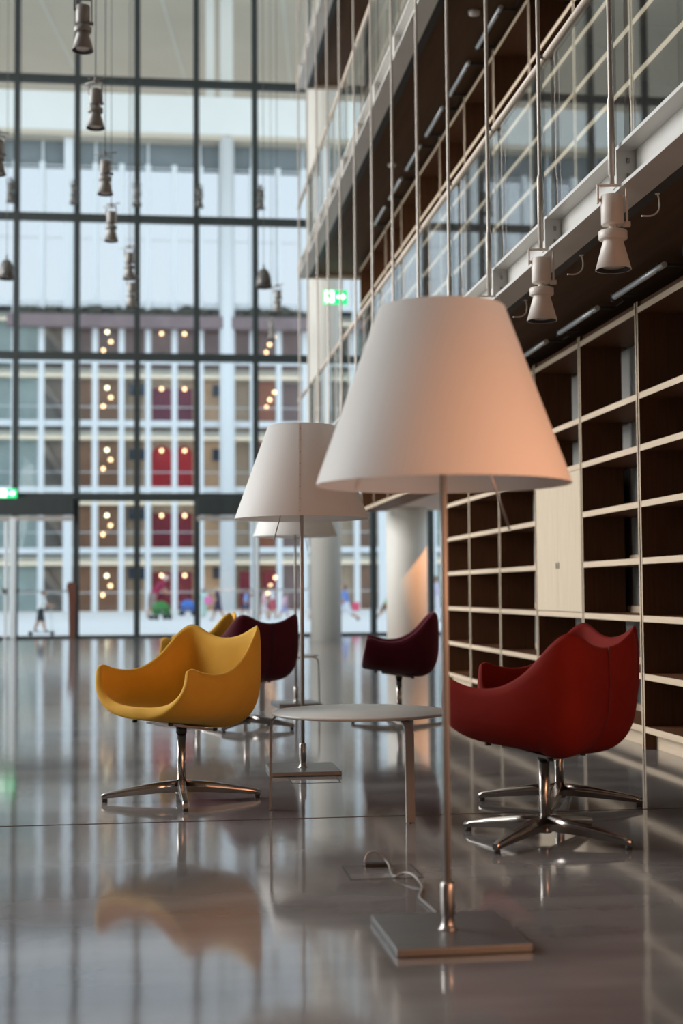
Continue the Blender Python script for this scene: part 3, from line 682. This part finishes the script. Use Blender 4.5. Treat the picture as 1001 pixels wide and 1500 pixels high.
for x in (-4.99, -22.15, 12.17): MB().box(x - 0.24, x + 0.24, -0.4, 0.12, -0.05, 25.9).build('pier', M['fin'], ob)
XL, XR = FX0, FX0 + FP * NF
for i, z in enumerate(FZ[1:] + [24.3]):
    MB().box(XL, XR, -0.08, 0.10, z - (0.16 if i < 5 else 0.025), z + (0.16 if i < 5 else 0.025)).build('transom', M['fin'], ob)
rows = list(zip(FZ[:-1], FZ[1:])) + [(16.7, 20.45), (20.15, 24.3)]
for i, (a, b) in enumerate(rows):
    pm = MB().box(0.15, FP - 0.15, 0.0, 0.03, a + 0.16, b - 0.16).mesh('pane', M['farpane'] if i < 5 else M['skypane'])
    for k in range(18, 40): link('pane', pm, ob, (FX0 + FP * k, 0, 0))
    for (k0, k1) in ((0, 18), (40, NF)):
        mb = MB()
        for k in range(k0, k1): mb.box(FX0 + FP * k + 0.15, FX0 + FP * k + FP - 0.15, 0.0, 0.03, a + 0.16, b - 0.16)
        mb.build('pane_row', M['farpane'] if i < 5 else M['skypane'], ob)['kind'] = 'stuff'
# floors and gallery fronts inside
for i, z in enumerate(FZ[1:]):
    MB().box(XL, XR, 1.2, 9.0, z - 0.75, z - 0.25).build('floor_slab', M['cream'], ob)
MB().box(XL, XR, 9.0, 9.2, -0.05, 25).build('core_wall', M['brown'], ob)
MB().box(XL, XR, 0.4, 9.0, 16.7, 25.5).build('blind_block', M['slate'], ob)
# rooms seen through the glass
ROOM = [(-37, -9.3, 'brown'), (-9.3, -6.45, 'teal'), (-6.45, -5.0, 'stair'), (-5.0, -2.1, 'brown'), (-2.1, -0.62, 'beige'), (1.78, 3.5, 'wood'), (3.5, 5.2, 'beige'), (5.2, 6.4, 'redbrown'), (6.4, 8.4, 'plum'),
        (8.4, 11, 'beige'), (11, 13, 'brown'), (13, 16, 'teal'), (16, 19, 'wood'), (19, 24, 'stair'), (24, 44, 'brown')]
for i, (a, b) in enumerate(zip(FZ[:-1], FZ[1:])):
    for (x0, x1, c) in ROOM:
        if i == 4 and c in ('wood', 'beige', 'redbrown', 'brown'): c = 'plum'
        d = 2.0 + (0.6 if c in ('beige', 'plum') else 0)
        MB().box(x0, x1, d, d + 0.2, a, b - 0.75).build('wall_panel', M[c], ob)
    rc = ('wine', 'wine', 'crimson', 'purple', 'plum')[i]
    MB().box(-0.62, 1.78, 2.2, 2.4, a, b - 0.75).build('wall_panel', M['beige' if i < 4 else 'plum'], ob)
    if i < 4:
        h = (b - a) * 0.62
        if i == 2:
            poly = [(-0.55, 0), (0.55, 0)] + [(0.55 * math.cos(q), h - 0.45 + 0.5 * math.sin(q)) for q in [PI * j / 10 for j in range(11)]]
            for cx_ in (0.05, 1.22): MB().prism(poly, lambda p: (cx_ + p[0] * 1.02, 2.1, a + 0.3 + p[1]), lambda p: (cx_ + p[0] * 1.02, 2.0, a + 0.3 + p[1])).build('red_panel', M[rc], ob)
        else:
            for cx_ in (0.05, 1.22): bevel(MB().box(cx_ - 0.54, cx_ + 0.54, 2.0, 2.1, a + 0.1, a + 0.1 + h).build('red_panel', M[rc], ob), 0.03)
        for x in (-1.28, 3.35): bevel(MB().box(x - 0.5, x + 0.5, 1.5, 1.6, a + 1.75, a + 2.4).build('screen', M['screenblue'], ob), 0.02)
        MB().box(XL, XR, 0.9, 0.94, a + 1.0, a + 1.06).build('railing', M['fin'], ob)
for (x0, x1) in ((4.35, 4.95), (5.65, 6.45)): bevel(MB().box(x0, x1, 1.7, 1.9, 0, 2.1).build('red_panel', M['wine'], ob), 0.03)
# stairs zigzagging in the grey bay
for i, (a, b) in enumerate(zip(FZ[:-1], FZ[1:])):
    MB().prism([(-6.4, b - 0.9), (-6.4, b - 1.4), (-5.1, a + 0.2), (-5.1, a + 0.7)], lambda p: (p[0], 1.4, p[1]), lambda p: (p[0], 1.9, p[1])).build('stair_flight', M['stair'], ob)
# roof terrace: beam, recess, columns, canopy
MB().box(-60, 60, -1.0, 0.4, 26.0, 28.1).build('roof_beam', M['beam'], ob)
MB().box(-60, 60, 0.35, 0.5, 24.4, 26.0).build('recess', M['slate'], ob)  # shadow under the roof beam is put into this grey
rp_me = MB().box(-0.05, 0.05, 0.2, 0.35, 24.45, 26.0).mesh('recess_post', M['fin'])
for k in range(0, NF, 2): link('recess_post', rp_me, ob, (FX0 + FP * k, 0, 0))
MB().box(-60, 60, -0.9, 0.3, 25.75, 26.0).build('beam_soffit', M['canopy'], ob)
MB().box(-60, 60, -14, 45, 35.0, 35.6).build('canopy', M['canopy'], ob)
for x in (2.78, 3.72): MB().box(x - 0.24 - (0.12 if x > 3 else 0), x + 0.24 + (0.12 if x > 3 else 0), 2.0, 2.6, 28.1, 35.0).build('terrace_post', M['beam'], ob)
for k in range(-2, 4):
    MB().prism([(-9 + 7 * k, -13.5), (-8.85 + 7 * k, -13.5), (-1.85 + 7 * k, 44), (-2.0 + 7 * k, 44)], lambda p: (p[0], p[1], 34.97), lambda p: (p[0], p[1], 35.0)).build('canopy_line', M['cream'], ob)  # thin cream diagonal lines across the canopy underside
# dark clumps and band standing in for a reflected hill silhouette
for k in range(22):
    x = -7.2 + k * 0.72 + random.uniform(-0.2, 0.2); bm = bmesh.new(); bmesh.ops.create_icosphere(bm, subdivisions=2, radius=random.uniform(0.32, 0.55))
    for v in bm.verts: v.co *= 1 + random.uniform(-0.22, 0.22); v.co.z *= random.uniform(0.7, 0.8); v.co.y *= 0.5
    me = bpy.data.meshes.new('silhouette_clump'); bm.to_mesh(me); bm.free(); me.materials.append(M['silhouette_clump'])
    link('silhouette_clump', me, ob, (x, -0.55, 16.1 + random.uniform(-0.15, 0.15)))
MB().box(-8.2, 9, -0.95, -0.28, 15.3, 15.95).build('parapet_band', M['plum'], ob)
# warm lamps inside the opposite building
bw = bmesh.new(); bmesh.ops.create_icosphere(bw, subdivisions=2, radius=0.10); bme = bpy.data.meshes.new('lamp'); bw.to_mesh(bme); bw.free()
bme.materials.append(M['bulb']); bme2 = bme.copy(); bme2.materials[0] = M['bulbwhite']
stm = MB().lathe([(0.015, 0.10), (0.015, 0.45)], 6).mesh('lamp_stem', M['black'])
for i, (a, b) in enumerate(zip(FZ[:-1], FZ[1:])):
    zt = b - 1.35 if i < 4 else 15.35
    for (x, dy, dz, wh) in ((0.03, 1.2, 0, 0), (1.30, 1.2, 0, 0), (-2.95, 1.0, 0.0, 1), (-2.75, 0.9, -0.55, 0), (-3.15, 0.8, -1.05, 0), (-5.25, 1.2, -0.2, 0),
                            (6.55, -0.6, 0.35, 0), (6.3, 1.0, -0.15, 0), (6.02, -0.6, -0.6, 0), (5.85, 1.0, -1.0, 0)):
        if dy < 0: dy = 0.8
        l = link('lamp', bme2 if wh else bme, ob, (x, dy, zt + dz)); link('lamp_stem', stm, l)
for i, (a, b) in enumerate(zip(FZ[:-1], FZ[1:])):
    l = bpy.data.lights.new('room_fill', 'AREA'); l.shape = 'RECTANGLE'; l.size = 36; l.size_y = 0.8; l.energy = 130; l.color = (1.0, 0.88, 0.76)  # added fill lamp on each storey to brighten the rooms
    o = bpy.data.objects.new('room_fill', l); COL.objects.link(o); o.location = (2, OY + 0.75, b - 0.7 if i < 4 else b - 0.7); o.rotation_euler = (math.radians(25), 0, 0)

# ------------------------------------------------------------------ people on the plaza
SKIN = mat('skin', (0.52, 0.30, 0.21), 0.55, noise=((8, 8, 8), (0.56, 0.33, 0.24), 0.3, 0.7, 3))
HAIR = {'dark': mat('dark_hair', (0.03, 0.02, 0.015), 0.6), 'brown': mat('brown_hair', (0.12, 0.06, 0.03), 0.6), 'fair': mat('fair_hair', (0.5, 0.36, 0.2), 0.6), 'cap': mat('pale_cap', (0.8, 0.72, 0.72), 0.7)}
CL = {}
def cloth(c):
    if c not in CL: CL[c] = mat('cloth_%d' % (len(CL) + 1), c, 0.8, noise=((5, 5, 5), tuple(q * 0.9 for q in c), 0.3, 0.7, 3))
    return CL[c]
def person(loc, face, h, label, shirt, legs_c, hair='dark', swing=0.35, lean=0.05, arms=((0.3, 0.4), (-0.3, 0.5)), bare=True, skirt=False, z0=-0.05):
    """body as one skinned surface; local +Y is forward"""
    V = []; E = []; R = []; B = []
    def add(p, r, par=None, b='skin'):
        V.append(Vector(p) * h); R.append(r * h * (1.28 if b in ('shirt', 'sleeve', 'legs') else 1.1 if r > 0.015 else 1.0)); i = len(V) - 1
        if par is not None: E.append((par, i)); B.append((par, i, b))
        return i
    def L(x, y, z): return (x, y + lean * max(0, z - 0.52) * 2, z)
    pel = add(L(0, 0, .53), .075)
    sp = add(L(0, 0, .64), .072, pel, 'shirt'); ch = add(L(0, 0, .75), .082, sp, 'shirt'); nk0 = add(L(0, 0, .83), .045, ch, 'shirt'); nk = add(L(0, .005, .865), .032, nk0)
    hd = add(L(0, .012, .905), .055, nk); ht = add(L(0, .008, .955), .052, hd); add(L(0, 0, .985), .034, ht)
    add(L(0, .068, .905), .012, hd)                                      # nose
    for sd in (-1, 1):
        add(L(sd * .058, .0, .91), .012, hd)                             # ears
        sh = add(L(sd * .105, 0, .80), .042, ch, 'shirt')
        a, e = arms[0 if sd < 0 else 1]
        el = add(L(sd * .125, math.sin(a) * .16, .80 - math.cos(a) * .16), .030, sh, 'shirt' if not bare else 'sleeve')
        p = V[el] / h; f = a + e
        wr_ = add((p.x, p.y + math.sin(f) * .13, p.z - math.cos(f) * .13), .021, el, 'skin' if bare else 'shirt')
        q = V[wr_] / h; dv = Vector((0, math.sin(f), -math.cos(f))); up_ = Vector((0, math.cos(f), math.sin(f)))
        pm_ = add(q + dv * .028, .021, wr_)
        for j, (o_, ln) in enumerate(((-.017, .042), (-.006, .048), (.006, .046), (.017, .036))):
            k1 = add(q + dv * (.028 + ln * .5) + up_ * o_, .0075, pm_); add(q + dv * (.028 + ln) + up_ * o_ + Vector((-sd * .010, 0, 0)), .0062, k1)
        k1 = add(q + dv * .035 + up_ * .026, .0085, pm_); add(q + dv * .055 + up_ * .032, .007, k1)
        s = swing * sd
        hp = add((sd * .050, 0, .50), .062, pel, 'legs')
        kn = add((sd * .055, math.sin(s) * .24 + .01, .50 - math.cos(s) * .235), .043, hp, 'legs')
        p = V[kn] / h; s2 = s - 0.25 * abs(swing) - (0.25 if s < 0 else 0) * abs(swing) * 2
        an = add((p.x, p.y + math.sin(s2) * .225, max(.035, p.z - math.cos(s2) * .225)), .026, kn, 'skin' if bare else 'legs')
        q = V[an] / h; hl = add((q.x, q.y + .01, max(.022, q.z - .02)), .024, an, 'shoe'); add((q.x, q.y + .09, max(.018, q.z - .024)), .02, hl, 'shoe')
    zmin = min(v.z - r for v, r in zip(V, R)); 
    for v in V: v.z -= zmin
    me = bpy.data.meshes.new('person'); me.from_pydata([tuple(v) for v in V], E, [])
    o = bpy.data.objects.new('person', me); COL.objects.link(o)
    md = o.modifiers.new('skin', 'SKIN'); md.use_smooth_shade = True
    sv = me.skin_vertices[0].data
    for i, r in enumerate(R): sv[i].radius = (r, r); sv[i].use_root = (i == 0)
    ss = o.modifiers.new('sub', 'SUBSURF'); ss.levels = 1; ss.render_levels = 1
    dg = bpy.context.evaluated_depsgraph_get(); ev = o.evaluated_get(dg); nm = bpy.data.meshes.new_from_object(ev)
    o.modifiers.clear(); o.data = nm; nm.name = 'person'
    nm.materials.clear()
    for m_ in (SKIN, cloth(shirt), cloth(legs_c), cloth((0.06, 0.06, 0.07))): nm.materials.append(m_)
    idx = {'skin': 0, 'shirt': 1, 'sleeve': 1, 'legs': 2, 'shoe': 3}
    for p in nm.polygons:
        c = p.center; best = 1e9; bb = 'skin'
        for (i, j, b) in B:
            a_, b_ = V[i], V[j]; d = b_ - a_; t_ = max(0, min(1, (c - a_).dot(d) / max(d.length_squared, 1e-9)))
            dist = (a_ + d * t_ - c).length - R[i] * (1 - t_) - R[j] * t_
            if dist < best: best = dist; bb = b
        p.material_index = idx[bb]; p.use_smooth = True
    o.location = (loc[0], loc[1], z0); o.rotation_euler = (0, 0, face)
    tag(o, label, 'person')
    # hair cap
    hb = bmesh.new(); bmesh.ops.create_uvsphere(hb, u_segments=14, v_segments=10, radius=0.062 * h)
    bmesh.ops.delete(hb, geom=[v for v in hb.verts if v.co.z < -0.03 * h and v.co.y > -0.01 * h or v.co.z < -0.055 * h or (v.co.y > 0.035 * h and v.co.z < 0.02 * h)], context='VERTS')
    for v in hb.verts: v.co.z *= 1.05
    hm = bpy.data.meshes.new('hair'); hb.to_mesh(hm); hb.free(); hm.materials.append(HAIR[hair]); hd_ = V[hd]
    for p in hm.polygons: p.use_smooth = True
    link('hair', hm, o, (hd_.x, hd_.y - 0.012 * h, hd_.z + 0.022 * h))
    if skirt:
        MB().lathe([(0.11 * h, -0.16 * h), (0.09 * h, -0.05 * h), (0.078 * h, 0.02 * h)], 18, cap=False).build('skirt', cloth(legs_c), o, (V[pel].x, V[pel].y, V[pel].z))
    # eyes
    eb = MB()
    for s_ in (-1, 1): eb.lathe([(0.001, -0.006 * h), (0.006 * h, 0), (0.001, 0.006 * h)], 8, (hd_.x + s_ * 0.02 * h, hd_.y + 0.052 * h))
    eb.v = [(v[0], v[1], v[2] + hd_.z + 0.005 * h) for v in eb.v]; eb.build('eyes', HAIR['dark'], o)
    return o
E_ = -PI / 2   # facing +X
person((-2.85, 34.6), E_, 1.00, 'child in a white t-shirt and dark shorts riding a kick scooter outside', (0.9, 0.92, 0.95), (0.03, 0.035, 0.045), 'brown', 0.25, 0.10, ((0.6, 0.7), (0.6, 0.7)), z0=0.036)
sk = thing('kick_scooter', 'small kick scooter under the child in the white t-shirt', 'scooter', (-2.81, 34.6, -0.05), 0)
MB().box(-0.30, 0.16, -0.05, 0.05, 0.07, 0.085).build('deck', M['black'], sk)
MB().tube([(0.16, 0, 0.08), (0.24, 0, 0.12), (0.20, 0, 0.66)], 0.014, 8).build('stem', M['alu'], sk)
MB().tube([(0.20, -0.15, 0.66), (0.20, 0.15, 0.66)], 0.012, 8).build('handlebar', M['black'], sk)
for x in (-0.27, 0.24):
    mb = MB(); mb.lathe([(0.02, -0.012), (0.055, -0.012), (0.055, 0.012), (0.02, 0.012)], 16); mb.v = [(x + v[0], v[2], 0.055 + v[1]) for v in mb.v]; mb.build('wheel', M['black'], sk)
person((-0.35, 55.0), E_ + 0.3, 1.68, 'adult in a dark red top and pale cap bending beside the green pushchair', (0.36, 0.03, 0.08), (0.30, 0.22, 0.20), 'cap', 0.15, 0.42, ((0.7, 0.3), (0.7, 0.3)), bare=True)
person((2.02, 51.0), -E_, 1.24, 'person in a navy dress with a pink shoulder bag walking on the plaza', (0.03, 0.03, 0.07), (0.03, 0.03, 0.08), 'fair', 0.35, 0.04, ((0.3, 0.3), (-0.3, 0.4)), skirt=True)
person((1.72, 58.0), 0.4, 1.15, 'person in a pale aqua outfit standing left of the navy dress', (0.55, 0.78, 0.74), (0.50, 0.72, 0.64), 'dark', 0.08, 0.0, bare=False)
person((3.35, 57.0), E_, 1.12, 'child in a bright blue top before the plum doors', (0.20, 0.38, 0.75), (0.05, 0.10, 0.20), 'dark', 0.3, 0.05)
person((4.05, 60.0), -E_, 1.62, 'tall adult in olive brown standing among the children', (0.22, 0.17, 0.11), (0.14, 0.11, 0.07), 'dark', 0.08, 0.02, bare=False)
person((3.72, 52.0), E_, 1.15, 'child in a pale pink top walking on the plaza', (0.85, 0.55, 0.62), (0.80, 0.70, 0.74), 'fair', 0.3, 0.06)
person((4.12, 53.0), -E_, 1.25, 'person in a white shirt and red shorts among the children', (0.86, 0.86, 0.88), (0.60, 0.12, 0.16), 'brown', 0.2, 0.05)
person((4.42, 51.5), E_, 1.0, 'child in a pink and lilac outfit at the right of the group', (0.70, 0.42, 0.55), (0.35, 0.35, 0.62), 'brown', 0.35, 0.10)
person((5.32, 50.0), E_, 1.22, 'person in white beside the tall column', (0.88, 0.9, 0.93), (0.5, 0.55, 0.65), 'dark', 0.2, 0.0)
person((5.58, 43.0), -E_, 1.28, 'child in a blue top and white shorts running between the columns', (0.18, 0.30, 0.72), (0.75, 0.78, 0.85), 'brown', 0.6, 0.06)
person((7.72, 49.0), E_ + 0.4, 1.05, 'child in a pink hat crouching behind the short column', (0.35, 0.60, 0.35), (0.25, 0.12, 0.07), 'cap', 0.5, 0.4)
person((8.75, 45.0), -E_, 1.5, 'person in lilac right of the short column', (0.66, 0.60, 0.75), (0.75, 0.72, 0.80), 'brown', 0.25, 0.0, bare=False)

def pushchair(loc, c, label, rz):
    t = thing('pushchair', label, 'pushchair', (loc[0], loc[1], -0.05), rz); t.scale = (0.64, 0.64, 0.64)
    mb = MB(); n = 12
    mb.prism([(0.45 * math.cos(q), 0.62 + 0.45 * math.sin(q)) for q in [PI * j / 10 for j in range(11)]], lambda p: (p[0], -0.28, p[1]), lambda p: (p[0], 0.28, p[1])); bevel(mb.build('hood', cloth(c), t), 0.04)
    bevel(MB().prism([(-0.45, 0.32), (0.55, 0.25), (0.62, 0.40), (0.40, 0.60), (-0.45, 0.60)], lambda p: (p[0], -0.25, p[1]), lambda p: (p[0], 0.25, p[1])).build('seat', cloth(tuple(q * 0.6 for q in c)), t), 0.03)
    mb = MB()
    for s in (-0.26, 0.26): mb.tube([(-0.75, s, 1.0), (0.45, s, 0.15)], 0.018, 6); mb.tube([(0.25, s, 0.55), (-0.42, s, 0.15)], 0.018, 6)
    mb.tube([(-0.75, -0.26, 1.0), (-0.75, 0.26, 1.0)], 0.02, 6); mb.build('frame', M['satin'], t)
    for x in (-0.42, 0.45):
        for s in (-0.29, 0.29):
            mb = MB(); mb.lathe([(0.03, -0.02), (0.15, -0.025), (0.15, 0.025), (0.03, 0.02)], 18); mb.v = [(x + v[0], s + v[2], 0.15 + v[1]) for v in mb.v]; mb.build('wheel', M['black'], t)
pushchair((-0.02, 53.0), (0.06, 0.26, 0.07), 'green pushchair in front of the dark red doors on the plaza', 0.5)
pushchair((1.15, 62.0), (0.08, 0.22, 0.66), 'blue pushchair standing right of the green one', -0.3)
o = bevel(MB().prism([(-0.13, 0), (0.13, 0), (0.15, 0.22), (0.10, 0.30), (-0.10, 0.30), (-0.15, 0.22)], lambda p: (p[0], -0.05, p[1]), lambda p: (p[0], 0.05, p[1])).build('shoulder_bag', cloth((0.80, 0.22, 0.45)), None, (1.66, 50.93, 0.52)), 0.02)
tag(o, 'pink bag carried by the person in the navy dress', 'bag')
o = bevel(MB().prism([(-0.11, 0), (0.11, 0), (0.12, 0.26), (-0.12, 0.26)], lambda p: (p[0], -0.06, p[1]), lambda p: (p[0], 0.06, p[1])).build('carrier_bag', cloth((0.85, 0.12, 0.22)), None, (5.88, 43.05, 0.36)), 0.02)
tag(o, 'small bright red bag held by the running child in blue', 'bag')
